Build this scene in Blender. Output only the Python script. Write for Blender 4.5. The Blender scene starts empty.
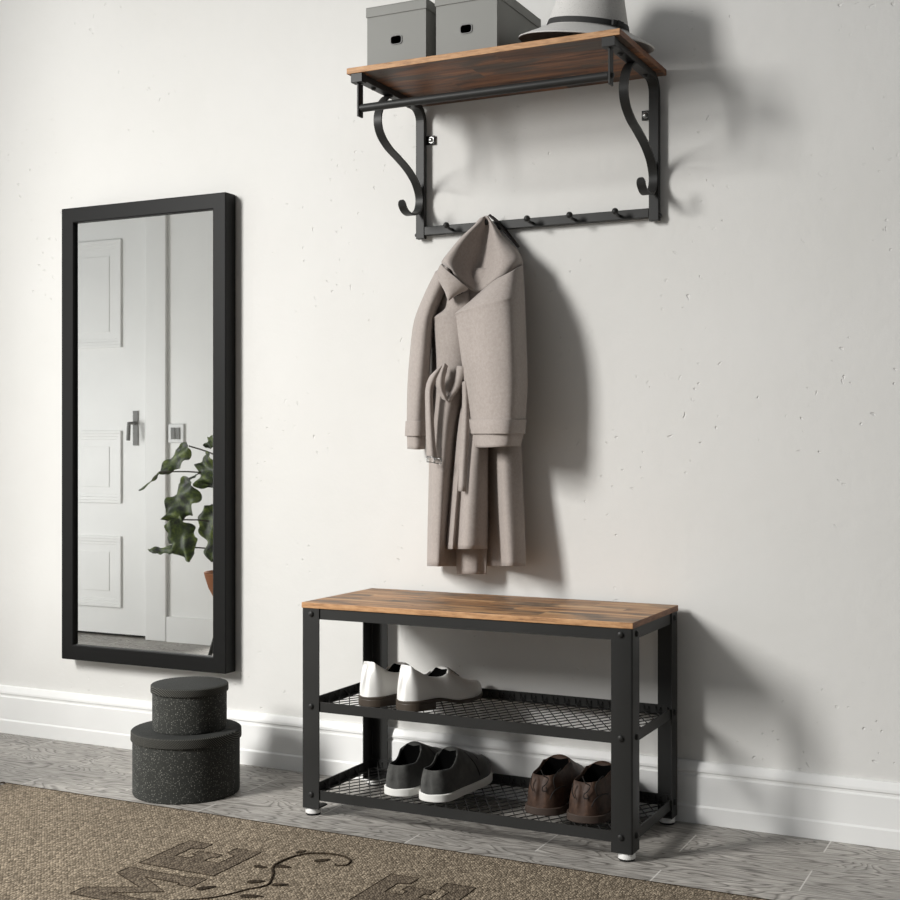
import bpy, bmesh, math, random
from mathutils import Vector, Matrix
random.seed(7)
scn = bpy.context.scene
COL = scn.collection
PI = math.pi

# ------------------------------------------------------------------ camera numbers
FPX, CX, CY, EYE = 1298.0, 450.0, 445.0, 0.782
CAM = (1.1245, -2.648, EYE)
YAW = math.atan2(636, 1298)
SN, CS = math.sin(YAW), math.cos(YAW)

def W(px, py, y):
    """world point on the plane at depth y that was measured at this pixel of the photograph"""
    r = (px - CX) / FPX; u = -(py - CY) / FPX
    d = (-SN + CS * r, CS + SN * r, u)
    t = (y - CAM[1]) / d[1]
    return Vector((CAM[0] + d[0] * t, y, CAM[2] + d[2] * t))

# ------------------------------------------------------------------ materials
def lin(h):
    h = h.lstrip('#')
    v = [int(h[i:i + 2], 16) / 255 for i in (0, 2, 4)]
    return tuple((c / 12.92 if c <= .04045 else ((c + .055) / 1.055) ** 2.4) for c in v) + (1,)

class NT:
    def __init__(s, name):
        s.m = bpy.data.materials.new(name); s.m.use_nodes = True
        s.t = s.m.node_tree; s.b = s.t.nodes['Principled BSDF']
    def n(s, kind, **kw):
        nd = s.t.nodes.new(kind)
        for k, v in kw.items():
            if k.startswith('i_'):
                nd.inputs[k[2:].replace('_', ' ')].default_value = v
            else: setattr(nd, k, v)
        return nd
    def l(s, a, b): s.t.links.new(a, b)
    def coord(s, scale=(1, 1, 1), rot=(0, 0, 0), loc=(0, 0, 0), kind='Object'):
        tc = s.n('ShaderNodeTexCoord'); mp = s.n('ShaderNodeMapping')
        mp.inputs['Scale'].default_value = scale; mp.inputs['Rotation'].default_value = rot
        mp.inputs['Location'].default_value = loc
        s.l(tc.outputs[kind], mp.inputs['Vector']); return mp.outputs['Vector']
    def noise(s, vec, scale=5, detail=4, rough=.5, dist=0):
        nd = s.n('ShaderNodeTexNoise'); nd.inputs['Scale'].default_value = scale
        nd.inputs['Detail'].default_value = detail; nd.inputs['Roughness'].default_value = rough
        nd.inputs['Distortion'].default_value = dist
        s.l(vec, nd.inputs['Vector']); return nd.outputs['Fac']
    def ramp(s, fac, stops, interp='LINEAR'):
        nd = s.n('ShaderNodeValToRGB'); cr = nd.color_ramp; cr.interpolation = interp
        while len(cr.elements) < len(stops): cr.elements.new(.5)
        for e, (p, c) in zip(cr.elements, stops):
            e.position = p; e.color = lin(c) if isinstance(c, str) else (c, c, c, 1)
        s.l(fac, nd.inputs['Fac']); return nd.outputs['Color']
    def mix(s, fac, a, b, mode='MIX'):
        nd = s.n('ShaderNodeMix', data_type='RGBA', blend_type=mode)
        for sock, v in ((nd.inputs[0], fac), (nd.inputs[6], a), (nd.inputs[7], b)):
            if isinstance(v, (int, float)): sock.default_value = v
            elif isinstance(v, str): sock.default_value = lin(v)
            else: s.l(v, sock)
        return nd.outputs[2]
    def math(s, op, a, b=0.0):
        nd = s.n('ShaderNodeMath', operation=op)
        for sock, v in ((nd.inputs[0], a), (nd.inputs[1], b)):
            if isinstance(v, (int, float)): sock.default_value = v
            else: s.l(v, sock)
        return nd.outputs[0]
    def bump(s, h, strength=.2, dist=.01):
        nd = s.n('ShaderNodeBump'); nd.inputs['Strength'].default_value = strength
        nd.inputs['Distance'].default_value = dist
        s.l(h, nd.inputs['Height']); s.l(nd.outputs['Normal'], s.b.inputs['Normal'])
    def base(s, v):
        if isinstance(v, str): s.b.inputs['Base Color'].default_value = lin(v)
        else: s.l(v, s.b.inputs['Base Color'])
    def set(s, rough=.5, metal=0, spec=None, coat=None, sheen=None):
        s.b.inputs['Roughness'].default_value = rough; s.b.inputs['Metallic'].default_value = metal
        if spec is not None: s.b.inputs['Specular IOR Level'].default_value = spec
        if coat is not None: s.b.inputs['Coat Weight'].default_value = coat
        if sheen is not None: s.b.inputs['Sheen Weight'].default_value = sheen

M = {}
def plain(name, col, rough=.5, metal=0, spec=None, coat=None, bump=None, var=.06):
    k = NT(name); v = k.coord()
    f = k.noise(v, 9, 3)
    k.base(k.mix(f, col, k.mix(1.0, col, (str_shade(var)), 'MULTIPLY')))
    k.set(rough, metal, spec, coat)
    if bump: k.bump(k.noise(v, bump[0], 4), bump[1], bump[2])
    M[name] = k.m; return k.m
def str_shade(var):
    g = int(255 * (1 - var)); return '#%02x%02x%02x' % (g, g, g)

# plaster wall: pale, faint mottling, small scattered pits
k = NT('plaster'); v = k.coord(kind='Generated'); v = k.coord()
m1 = k.noise(v, 1.3, 5, .6); m2 = k.noise(v, 22, 5, .6)
c = k.ramp(m1, [(.3, '#d9d8d4'), (.7, '#e0dfdc')])
k.base(c)
vo = k.n('ShaderNodeTexVoronoi', feature='F1'); vo.inputs['Scale'].default_value = 38
dv = k.n('ShaderNodeMix', data_type='VECTOR')
wn = k.n('ShaderNodeTexNoise'); wn.inputs['Scale'].default_value = 30; k.l(v, wn.inputs['Vector'])
dv.inputs[0].default_value = .04; k.l(v, dv.inputs[4]); k.l(wn.outputs['Color'], dv.inputs[5])
k.l(dv.outputs[1], vo.inputs['Vector'])
pit = k.ramp(vo.outputs['Distance'], [(.06, 0.0), (.13, 1.0)])
gate = k.ramp(k.noise(v, 3.1, 3, .6), [(.50, 1.0), (.58, 0.0)])
h = k.math('ADD', k.math('MULTIPLY', k.math('MAXIMUM', pit, gate), .5), k.math('MULTIPLY', m2, .35))
k.bump(h, .7, .005); k.set(.85, spec=.25); M['plaster'] = k.m

plain('white_paint', '#eeeeec', .38, spec=.4, var=.02)
plain('door_paint', '#ebebe9', .4, spec=.4, var=.03)
plain('switch_plastic', '#dfe0df', .4, var=.02)
k = NT('black_metal'); v = k.coord(); k.base(k.ramp(k.noise(v, 6, 3), [(.3, '#282827'), (.7, '#2f2f2e')]))
k.set(.45, 0.1, .25); k.bump(k.noise(v, 700, 2), .08, .001); M['black_metal'] = k.m
plain('mirror_frame_black', '#0e0e0d', .5, spec=.2, var=.12)
plain('screw_steel', '#8c8c8a', .3, .9)
plain('black_rubber', '#101010', .7)
plain('foot_white', '#e6e5e2', .35, var=.03)
k = NT('silvered_glass'); k.base('#eeefee'); k.set(.012, 1.0); M['silvered_glass'] = k.m

# rustic board: strips of warm brown with charcoal smears, grain along x
def rustic(name, warm, dark, pale, seed, strips=.075, grey=.5):
    k = NT(name)
    tc = k.n('ShaderNodeTexCoord'); sep = k.n('ShaderNodeSeparateXYZ'); k.l(tc.outputs['Object'], sep.inputs[0])
    idx = k.math('FLOOR', k.math('DIVIDE', sep.outputs['Y'], strips))
    idx2 = k.math('FLOOR', k.math('DIVIDE', k.math('ADD', sep.outputs['X'], k.math('MULTIPLY', idx, .371)), .29))
    cb = k.n('ShaderNodeCombineXYZ'); k.l(idx, cb.inputs[0]); k.l(idx2, cb.inputs[1]); cb.inputs[2].default_value = seed
    wn = k.n('ShaderNodeTexWhiteNoise', noise_dimensions='3D'); k.l(cb.outputs[0], wn.inputs['Vector'])
    off = k.n('ShaderNodeVectorMath', operation='MULTIPLY_ADD')
    k.l(wn.outputs['Color'], off.inputs[0]); off.inputs[1].default_value = (9, 9, 9)
    k.l(tc.outputs['Object'], off.inputs[2])
    mp = k.n('ShaderNodeMapping'); mp.inputs['Scale'].default_value = (2.2, 22, 22); k.l(off.outputs[0], mp.inputs['Vector'])
    g = k.noise(mp.outputs[0], 1.6, 8, .62, .6)
    mp2 = k.n('ShaderNodeMapping'); mp2.inputs['Scale'].default_value = (3.0, 9, 9); k.l(off.outputs[0], mp2.inputs['Vector'])
    p = k.noise(mp2.outputs[0], 1.9, 6, .6, .3)
    mp3 = k.n('ShaderNodeMapping'); mp3.inputs['Scale'].default_value = (9, 150, 150); k.l(off.outputs[0], mp3.inputs['Vector'])
    fine = k.noise(mp3.outputs[0], 2.2, 4, .6)
    col = k.ramp(g, [(.36, dark), (.49, warm), (.64, pale)])
    tone = k.ramp(wn.outputs['Value'], [(0, .72), (1, 1.12)])
    col = k.mix(1.0, col, tone, 'MULTIPLY')
    pm = k.ramp(p, [(grey, 0.0), (grey + .12, 1.0)])
    col = k.mix(k.math('MULTIPLY', pm, .85), col, k.mix(g, '#3a332d', '#6a5d52'))
    col = k.mix(.45, col, k.ramp(fine, [(.3, .45), (.65, 1.0)]), 'MULTIPLY')
    k.base(col); k.set(.5, spec=.35); k.bump(k.math('ADD', fine, g), .12, .002)
    M[name] = k.m
rustic('rustic_oak', '#b3855b', '#62452f', '#cda67c', 3.0, .061, .49)
rustic('rustic_walnut', '#7d5033', '#2a1b13', '#a87048', 8.0, .08, .47)
# sawn front edges of the boards
k = NT('board_edge'); v = k.coord((14, 120, 90)); g = k.noise(v, 2, 6, .65)
k.base(k.ramp(g, [(.25, '#7a5636'), (.5, '#b88a5e'), (.75, '#d0a67a')])); k.set(.6); k.bump(g, .2, .002); M['board_edge'] = k.m
k = NT('board_end'); v = k.coord((120, 14, 90)); g = k.noise(v, 2, 6, .65)
k.base(k.ramp(g, [(.25, '#4c2f1c'), (.5, '#7d5235'), (.75, '#93653f')])); k.set(.6); k.bump(g, .2, .002); M['board_end'] = k.m

# grey oak planks, running along the wall
k = NT('grey_oak_planks')
tc = k.n('ShaderNodeTexCoord'); sep = k.n('ShaderNodeSeparateXYZ'); k.l(tc.outputs['Object'], sep.inputs[0])
PW, PL = .12, .5
row = k.math('FLOOR', k.math('DIVIDE', k.math('ADD', sep.outputs['Y'], .333), PW))
xs = k.math('DIVIDE', k.math('ADD', sep.outputs['X'], k.math('SUBTRACT', k.math('MULTIPLY', k.math('ABSOLUTE', k.math('MODULO', row, 2.0)), .25), .171)), PL)
colm = k.math('FLOOR', xs)
cb = k.n('ShaderNodeCombineXYZ'); k.l(row, cb.inputs[0]); k.l(colm, cb.inputs[1])
wn = k.n('ShaderNodeTexWhiteNoise', noise_dimensions='3D'); k.l(cb.outputs[0], wn.inputs['Vector'])
off = k.n('ShaderNodeVectorMath', operation='MULTIPLY_ADD'); k.l(wn.outputs['Color'], off.inputs[0])
off.inputs[1].default_value = (5, 5, 5); k.l(tc.outputs['Object'], off.inputs[2])
mp = k.n('ShaderNodeMapping'); mp.inputs['Scale'].default_value = (2.2, 8, 1); k.l(off.outputs[0], mp.inputs['Vector'])
nz = k.n('ShaderNodeTexNoise'); nz.inputs['Scale'].default_value = 1.5; nz.inputs['Detail'].default_value = 2; nz.inputs['Roughness'].default_value = .45
nz.inputs['Distortion'].default_value = .4
k.l(mp.outputs[0], nz.inputs['Vector'])
rings = k.math('FRACT', k.math('MULTIPLY', nz.outputs['Fac'], 24.0))
mp3 = k.n('ShaderNodeMapping'); mp3.inputs['Scale'].default_value = (9, 170, 1); k.l(off.outputs[0], mp3.inputs['Vector'])
fine = k.noise(mp3.outputs[0], 2, 5, .6)
cA = k.ramp(rings, [(.0, '#a6a39f'), (.6, '#bbb9b5'), (.86, '#726f6b'), (1.0, '#a6a39f')])
cA = k.mix(.75, cA, k.ramp(fine, [(.34, '#706d69'), (.66, '#cfccc8')]), 'OVERLAY')
cA = k.mix(1.0, cA, k.ramp(wn.outputs['Value'], [(0, .86), (1, 1.08)]), 'MULTIPLY')
fy = k.math('FRACT', k.math('DIVIDE', k.math('ADD', sep.outputs['Y'], .333), PW)); fx = k.math('FRACT', xs)
sy = k.math('LESS_THAN', fy, .012); sx = k.math('LESS_THAN', fx, .0055)
cA = k.mix(k.math('MULTIPLY', sy, .3), cA, '#6f6b66')
cA = k.mix(k.math('MULTIPLY', sx, .65), cA, '#dcd9d4')
k.base(cA); k.set(.5, spec=.35); k.bump(k.math('ADD', fine, k.math('MULTIPLY', rings, .4)), .12, .002); M['grey_oak_planks'] = k.m

# flat-woven rug
k = NT('rug_weave'); v = k.coord()
vo = k.n('ShaderNodeTexVoronoi', feature='F1'); vo.inputs['Scale'].default_value = 1
mp = k.coord((330, 150, 60), (0, 0, .45)); k.l(mp, vo.inputs['Vector']); vo.inputs['Randomness'].default_value = .55
sepc = k.n('ShaderNodeSeparateColor'); k.l(vo.outputs['Color'], sepc.inputs[0])
hgt = k.math('SUBTRACT', 1.0, vo.outputs['Distance'])
cc = k.ramp(sepc.outputs[0], [(0, '#645a4c'), (.35, '#7c7060'), (.75, '#948775'), (1, '#b1a28d')])
cc = k.mix(.7, cc, k.ramp(vo.outputs['Distance'], [(.35, 1.0), (.75, .35)]), 'MULTIPLY')
cc = k.mix(.35, cc, k.ramp(k.noise(v, 5, 3), [(.3, .75), (.7, 1.05)]), 'MULTIPLY')
k.base(cc); k.set(.95, spec=.1); k.bump(hgt, .6, .004); M['rug_weave'] = k.m
def rugdark(name, a, b):
    k = NT(name); vo = k.n('ShaderNodeTexVoronoi', feature='F1'); vo.inputs['Scale'].default_value = 1
    mp = k.coord((330, 150, 60), (0, 0, .45)); k.l(mp, vo.inputs['Vector']); vo.inputs['Randomness'].default_value = .55
    sepc = k.n('ShaderNodeSeparateColor'); k.l(vo.outputs['Color'], sepc.inputs[0])
    cc = k.ramp(sepc.outputs[0], [(0, a), (1, b)])
    cc = k.mix(.7, cc, k.ramp(vo.outputs['Distance'], [(.35, 1.0), (.75, .35)]), 'MULTIPLY')
    k.base(cc); k.set(.95, spec=.1); k.bump(k.math('SUBTRACT', 1.0, vo.outputs['Distance']), .6, .004); M[name] = k.m
rugdark('rug_letter', '#4c4238', '#807464'); rugdark('rug_dark', '#2c251d', '#4a3f32')

# speckled charcoal cloth of the round boxes
def speck(name, base, dot, scale, lo, rough=.9, ring=1, randomness=1, bmp=.25):
    k = NT(name); v = k.coord()
    vo = k.n('ShaderNodeTexVoronoi', feature='F1'); vo.inputs['Scale'].default_value = scale; k.l(v, vo.inputs['Vector'])
    sepc = k.n('ShaderNodeSeparateColor'); k.l(vo.outputs['Color'], sepc.inputs[0])
    f = k.math('MULTIPLY', k.ramp(vo.outputs['Distance'], [(.2, 1.0), (.45, 0.0)]), k.ramp(sepc.outputs[0], [(lo, 0.0), (1, 1.0)]))
    b2 = k.mix(k.noise(v, 6, 3), base, k.mix(1.0, base, str_shade(.2), 'MULTIPLY'))
    k.base(k.mix(f, b2, dot)); k.set(rough, spec=.2)
    k.bump(k.noise(v, scale * 1.5, 3), bmp, .002); M[name] = k.m
speck('charcoal_speckle', '#3d3e3b', '#8a8983', 330, .4)
speck('charcoal_lid', '#363735', '#4b4c49', 420, .6)
k = NT('charcoal_band'); v = k.coord((1, 1, 1), (0, .6, 0))
wv = k.n('ShaderNodeTexWave'); wv.inputs['Scale'].default_value = 110; wv.inputs['Distortion'].default_value = 1.0
k.l(v, wv.inputs['Vector']); k.base(k.ramp(wv.outputs['Fac'], [(.3, '#222321'), (.9, '#55544f')])); k.set(.9, spec=.2); M['charcoal_band'] = k.m
plain('card_grey', '#979793', .75, spec=.25, var=.05)
plain('card_dark', '#050505', .9)
plain('grommet', '#878785', .7)
speck('hat_felt', '#e0deda', '#b3b1ad', 330, .3, .95, bmp=.35)
plain('hat_ribbon', '#343433', .8, bump=(300, .3, .002))

k = NT('coat_wool'); v = k.coord(); f = k.noise(v, 160, 4, .7); g = k.noise(v, 14, 4, .6)
cc = k.ramp(f, [(.3, '#9a918b'), (.7, '#a9a09a')])
cc = k.mix(.4, cc, k.ramp(g, [(.3, .86), (.7, 1.03)]), 'MULTIPLY')
k.base(cc); k.set(.92, spec=.15, sheen=.25); k.bump(f, .25, .002); M['coat_wool'] = k.m
plain('loop_and_gap_shade', '#2a2422', .8)  # dark cloth of the hanging loop, also the painted shade in the collar gaps
plain('leather_white', '#ecebe7', .32, spec=.5, bump=(90, .05, .002), var=.03)
plain('shoe_lining_dark', '#060606', .95, spec=.05)
plain('heel_brown', '#4d4339', .5, var=.25)
k = NT('suede_grey'); v = k.coord(); f = k.noise(v, 40, 5, .7)
k.base(k.ramp(f, [(.35, '#383836'), (.7, '#50504d')])); k.set(.9, sheen=.2); k.bump(f, .15, .002); M['suede_grey'] = k.m
plain('rubber_white', '#e9e8e3', .5, var=.04)
k = NT('leather_brown'); v = k.coord(); f = k.noise(v, 32, 6, .7)
k.base(k.ramp(f, [(.3, '#2b1f19'), (.55, '#49362b'), (.75, '#684c3a')])); k.set(.6, spec=.3); k.bump(f, .3, .002); M['leather_brown'] = k.m
plain('sole_brown', '#41332a', .7, var=.25)
plain('lace_dark', '#15110e', .8)
k = NT('leaf_green'); v = k.coord(); f = k.noise(v, 30, 5, .65)
k.base(k.ramp(f, [(.38, '#14180d'), (.5, '#36451b'), (.68, '#6b7a30')])); k.set(.5); k.bump(f, .3, .004); M['leaf_green'] = k.m
plain('stem_dark', '#2c2718', .7)
plain('terracotta', '#9a6038', .8, var=.2)
plain('soil', '#241c15', .95)

# ------------------------------------------------------------------ mesh helpers
def link(name, bm, mats, parent=None, smooth=False, sub=0, solid=0, bevel=0, auto=None):
    bmesh.ops.recalc_face_normals(bm, faces=bm.faces)
    me = bpy.data.meshes.new(name); bm.to_mesh(me); bm.free()
    for m in (mats if isinstance(mats, (list, tuple)) else [mats]): me.materials.append(M[m])
    if smooth:
        for p in me.polygons: p.use_smooth = True
        if auto: me.set_sharp_from_angle(angle=math.radians(auto))
    o = bpy.data.objects.new(name, me); COL.objects.link(o)
    if parent is not None: o.parent = parent
    if solid:
        s = o.modifiers.new('thickness', 'SOLIDIFY'); s.thickness = solid; s.offset = -1
    if bevel:
        b = o.modifiers.new('edges', 'BEVEL'); b.width = bevel; b.segments = 2; b.limit_method = 'ANGLE'
    if sub:
        s = o.modifiers.new('smooth', 'SUBSURF'); s.levels = sub; s.render_levels = sub
    return o

def box(bm, x0, x1, y0, y1, z0, z1, mat=0, M4=None):
    vs = [bm.verts.new((x, y, z)) for x in (x0, x1) for y in (y0, y1) for z in (z0, z1)]
    if M4 is not None:
        for v_ in vs: v_.co = M4 @ v_.co
    fs = [(0, 1, 3, 2), (4, 6, 7, 5), (0, 4, 5, 1), (2, 3, 7, 6), (0, 2, 6, 4), (1, 5, 7, 3)]
    out = []
    for f in fs:
        fc = bm.faces.new([vs[i] for i in f]); fc.material_index = mat; out.append(fc)
    return out

def frame_of(d):
    d = Vector(d).normalized()
    a = Vector((0, 0, 1)) if abs(d.z) < .9 else Vector((1, 0, 0))
    u = d.cross(a).normalized(); return u, d.cross(u).normalized()

def tube(bm, pts, r, n=8, cap=True, mat=0):
    pts = [Vector(p) for p in pts]; rings = []
    u = None
    for i, p in enumerate(pts):
        d = (pts[min(i + 1, len(pts) - 1)] - pts[max(i - 1, 0)]).normalized()
        if u is None: u, w = frame_of(d)
        else:
            u = (u - d * u.dot(d)).normalized(); w = d.cross(u)
        rr = r[i] if isinstance(r, (list, tuple)) else r
        rings.append([bm.verts.new(p + (u * math.cos(2 * PI * k / n) + w * math.sin(2 * PI * k / n)) * rr) for k in range(n)])
    for a, b in zip(rings, rings[1:]):
        for k in range(n):
            f = bm.faces.new((a[k], a[(k + 1) % n], b[(k + 1) % n], b[k])); f.material_index = mat
    if cap:
        bm.faces.new(rings[0][::-1]).material_index = mat; bm.faces.new(rings[-1]).material_index = mat

def catmull(pts, n=6):
    P = [Vector(p) for p in pts]; out = []
    for i in range(len(P) - 1):
        p0 = P[max(i - 1, 0)]; p1 = P[i]; p2 = P[i + 1]; p3 = P[min(i + 2, len(P) - 1)]
        for j in range(n):
            t = j / n
            out.append(.5 * ((2 * p1) + (p2 - p0) * t + (2 * p0 - 5 * p1 + 4 * p2 - p3) * t * t + (3 * p1 - p0 - 3 * p2 + p3) * t ** 3))
    out.append(P[-1]); return out

def strip(bm, pts, wdir, width, thick):
    """flat bar swept along pts; wdir is the direction of its width"""
    pts = [Vector(p) for p in pts]; wd = Vector(wdir).normalized(); rings = []
    for i, p in enumerate(pts):
        d = (pts[min(i + 1, len(pts) - 1)] - pts[max(i - 1, 0)]).normalized()
        nrm = d.cross(wd).normalized()
        a = wd * (width[i] if isinstance(width, list) else width) / 2; b = nrm * thick / 2
        rings.append([bm.verts.new(p + q) for q in (a + b, -a + b, -a - b, a - b)])
    for a, b in zip(rings, rings[1:]):
        for k_ in range(4): bm.faces.new((a[k_], a[(k_ + 1) % 4], b[(k_ + 1) % 4], b[k_]))
    bm.faces.new(rings[0][::-1]); bm.faces.new(rings[-1])

def lathe(bm, prof, n=48, center=(0, 0), mats=None):
    rings = []
    for r, z in prof:
        if r < 1e-6: rings.append([bm.verts.new((center[0], center[1], z))])
        else: rings.append([bm.verts.new((center[0] + r * math.cos(2 * PI * k_ / n), center[1] + r * math.sin(2 * PI * k_ / n), z)) for k_ in range(n)])
    for i, (a, b) in enumerate(zip(rings, rings[1:])):
        mi = mats[i] if mats else 0
        for k_ in range(n):
            k2 = (k_ + 1) % n
            if len(a) == 1 and len(b) == 1: continue
            if len(a) == 1: f = bm.faces.new((a[0], b[k2], b[k_]))
            elif len(b) == 1: f = bm.faces.new((a[k_], a[k2], b[0]))
            else: f = bm.faces.new((a[k_], a[k2], b[k2], b[k_]))
            f.material_index = mi

def prism(bm, poly, z0, z1, mat=0):
    a = [bm.verts.new((x, y, z0)) for x, y in poly]; b = [bm.verts.new((x, y, z1)) for x, y in poly]
    n = len(poly)
    bm.faces.new(a[::-1]).material_index = mat; bm.faces.new(b).material_index = mat
    for i in range(n):
        bm.faces.new((a[i], a[(i + 1) % n], b[(i + 1) % n], b[i])).material_index = mat

def ball(bm, c, r, n=12, sq=(1, 1, 1)):
    g = bmesh.ops.create_uvsphere(bm, u_segments=n, v_segments=max(6, n // 2), radius=r)
    for v_ in g['verts']: v_.co = Vector((v_.co.x * sq[0], v_.co.y * sq[1], v_.co.z * sq[2])) + Vector(c)

def B(): return bmesh.new()

def empty(name, loc, label, cat, group=None):
    o = bpy.data.objects.new(name, None); COL.objects.link(o); o.location = loc; o.empty_display_size = .05
    o['label'] = label; o['category'] = cat
    if group: o['group'] = group
    bpy.context.view_layer.update()
    return o
def part(name, bm, mats, thing, world=True, **kw):
    """a part modelled in world coordinates, parented to its thing (or part)"""
    if world:
        root = thing
        off = Vector((0, 0, 0))
        while root is not None: off += root.location; root = root.parent
        bmesh.ops.translate(bm, verts=bm.verts, vec=-off)
    return link(name, bm, mats, thing, **kw)
def struct(name, bm, mats, label, cat, parent=None, **kw):
    o = link(name, bm, mats, parent, **kw); o['kind'] = 'structure'
    if parent is None: o['label'] = label; o['category'] = cat
    return o

# ------------------------------------------------------------------ the room
PY = -1.57                                                      # face of the wall seen in the mirror
bm = B(); box(bm, -3.9, 3.2, 0, .12, 0, 2.9); struct('wall_back', bm, 'plaster', 'pale pitted plaster wall that the mirror and coat rack hang on', 'wall')
bm = B(); box(bm, -3.9, 3.2, -4.6, .12, -.1, 0); struct('floor', bm, 'grey_oak_planks', 'grey oak plank floor with pale end joints', 'floor')
bm = B()
prof = [(0, 0), (-.016, 0), (-.016, .034), (-.0135, .038), (-.0135, .097), (-.0105, .1), (-.0105, .104), (-.013, .107), (-.0125, .112), (-.008, .124), (-.006, .1265), (0, .1265)]
va = [bm.verts.new((-3.9, y - .0002, z)) for y, z in prof]; vb = [bm.verts.new((3.2, y - .0002, z)) for y, z in prof]
for i in range(len(prof)): bm.faces.new((va[i], va[(i + 1) % len(prof)], vb[(i + 1) % len(prof)], vb[i]))
bm.faces.new(va); bm.faces.new(vb[::-1])
struct('baseboard_back', bm, 'white_paint', 'tall white moulded baseboard along the back wall', 'baseboard')

# wall opposite, seen only in the mirror, with a panelled door and a switch
bm = B()
box(bm, -3.9, -3.22, PY - .14, PY, 0, 2.9); box(bm, -2.265, -1.93, PY - .14, PY, 0, 2.9); box(bm, -3.22, -2.265, PY - .14, PY, 2.02, 2.9)
struct('wall_front', bm, 'white_paint', 'white wall beside the panelled door, reflected in the mirror', 'wall')
bm = B(); box(bm, -2.262, -2.16, PY + .0005, PY + .016, .0, 2.08); box(bm, -3.32, -3.222, PY + .0005, PY + .016, 0, 2.08); box(bm, -3.222, -2.262, PY + .0005, PY + .016, 2.022, 2.08)
struct('trim_door', bm, 'door_paint', 'white door casing reflected in the mirror', 'trim', bevel=.003)
bm = B(); box(bm, -2.158, -1.93, PY + .0005, PY + .014, 0, .1); struct('baseboard_front', bm, 'white_paint', 'white baseboard right of the panelled door in the reflection', 'baseboard')
bm = B(); box(bm, -3.212, -2.273, PY - .045, PY - .008, .012, 2.012)
door = struct('door_1', bm, 'door_paint', 'white panelled door reflected in the mirror', 'door')
for z0, z1 in ((.12, .41), (.545, .84), (1.18, 1.62)):
    bm = B(); x0, x1 = -2.82, -2.40
    for i in range(3):
        d = .012 * i; h = .0030 * (3 - i) if i < 2 else .002
        w_ = .012
        box(bm, x0 + d, x1 - d, PY - .0078, PY - .0078 + h, z0 + d, z0 + d + w_); box(bm, x0 + d, x1 - d, PY - .0078, PY - .0078 + h, z1 - d - w_, z1 - d)
        box(bm, x0 + d, x0 + d + w_, PY - .0078, PY - .0078 + h, z0 + d + w_, z1 - d - w_); box(bm, x1 - d - w_, x1 - d, PY - .0078, PY - .0078 + h, z0 + d + w_, z1 - d - w_)
    box(bm, x0 + .065, x1 - .065, PY - .0078, PY - .0058, z0 + .065, z1 - .065)
    struct('door_panel', bm, 'door_paint', '', '', door, bevel=.002)
bm = B(); box(bm, -2.34, -2.315, PY - .0078, PY - .003, .78, .92); tube(bm, [(-2.328, PY - .003, .87), (-2.328, PY + .035, .87), (-2.328, PY + .04, .80)], .008, 10)
struct('door_handle', bm, 'grommet', '', '', door, smooth=True, auto=40)
bm = B(); box(bm, -3.215, -2.266, PY - .139, PY - .05, .0005, 2.0195); struct('door_gap_shade', bm, 'card_dark', 'dark block added behind the white door to darken its gap in the reflection', 'added dark block')  # black block added behind the door so the gap around it reads as shade
sw = empty('light_switch', (-2.115, PY, .826), 'small white wall switch beside the panelled door in the mirror', 'light switch')
bm = B(); box(bm, -2.153, -2.077, PY + .0003, PY + .009, .79, .866); part('switch_plate', bm, 'switch_plastic', sw, bevel=.003)
bm = B(); box(bm, -2.137, -2.117, PY + .009, PY + .013, .805, .851); box(bm, -2.113, -2.093, PY + .009, PY + .013, .805, .851); part('rocker', bm, 'grommet', sw, bevel=.001)

# ------------------------------------------------------------------ mirror
mir = empty('wall_mirror', (-1.022, 0, .22), 'tall rectangular mirror in a deep black frame on the wall', 'mirror')
bm = B()
X0, X1, Z0, Z1, FW = -1.284, -.761, .2225, 1.4, .039
YF = -.0445
def V8(x0, x1, z0, z1, y): return [bm.verts.new(p) for p in ((x0, y, z0), (x1, y, z0), (x1, y, z1), (x0, y, z1))]
oF, iF = V8(X0, X1, Z0, Z1, YF), V8(X0 + FW, X1 - FW, Z0 + FW, Z1 - FW, YF)
oB, iB = V8(X0, X1, Z0, Z1, -.002), V8(X0 + FW, X1 - FW, Z0 + FW, Z1 - FW, -.002)
for a in range(4):
    b = (a + 1) % 4
    for q in ((oF[a], oF[b], iF[b], iF[a]), (oB[b], oB[a], iB[a], iB[b]), (oF[b], oF[a], oB[a], oB[b]), (iF[a], iF[b], iB[b], iB[a])): bm.faces.new(q)
part('frame', bm, 'mirror_frame_black', mir, bevel=.0025)
bm = B(); box(bm, X0 + FW - .003, X1 - FW + .003, -.034, -.030, Z0 + FW - .003, Z1 - FW + .003); part('mirror_glass', bm, 'silvered_glass', mir)
bm = B(); box(bm, X0 + .01, X1 - .01, -.0295, -.007, Z0 + .01, Z1 - .01); part('backing', bm, 'card_dark', mir)

# ------------------------------------------------------------------ shoe bench
BX0, BX1, BYF, BYB, BH = -.365, .365, -.322, -.021, .45
bench = empty('shoe_bench', (0, -.17, 0), 'black metal shoe bench with rustic brown seat board and two wire shelves', 'shoe bench')
bm = B(); fs = box(bm, BX0, BX1, BYF, BYB, .438, BH)
for f in fs:
    c_ = f.calc_center_median()
    if c_.y < BYF + .01: f.material_index = 1
    elif abs(c_.x) > .36: f.material_index = 2
part('seat_board', bm, ['rustic_oak', 'board_edge', 'board_end'], bench, bevel=.0012)

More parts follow.
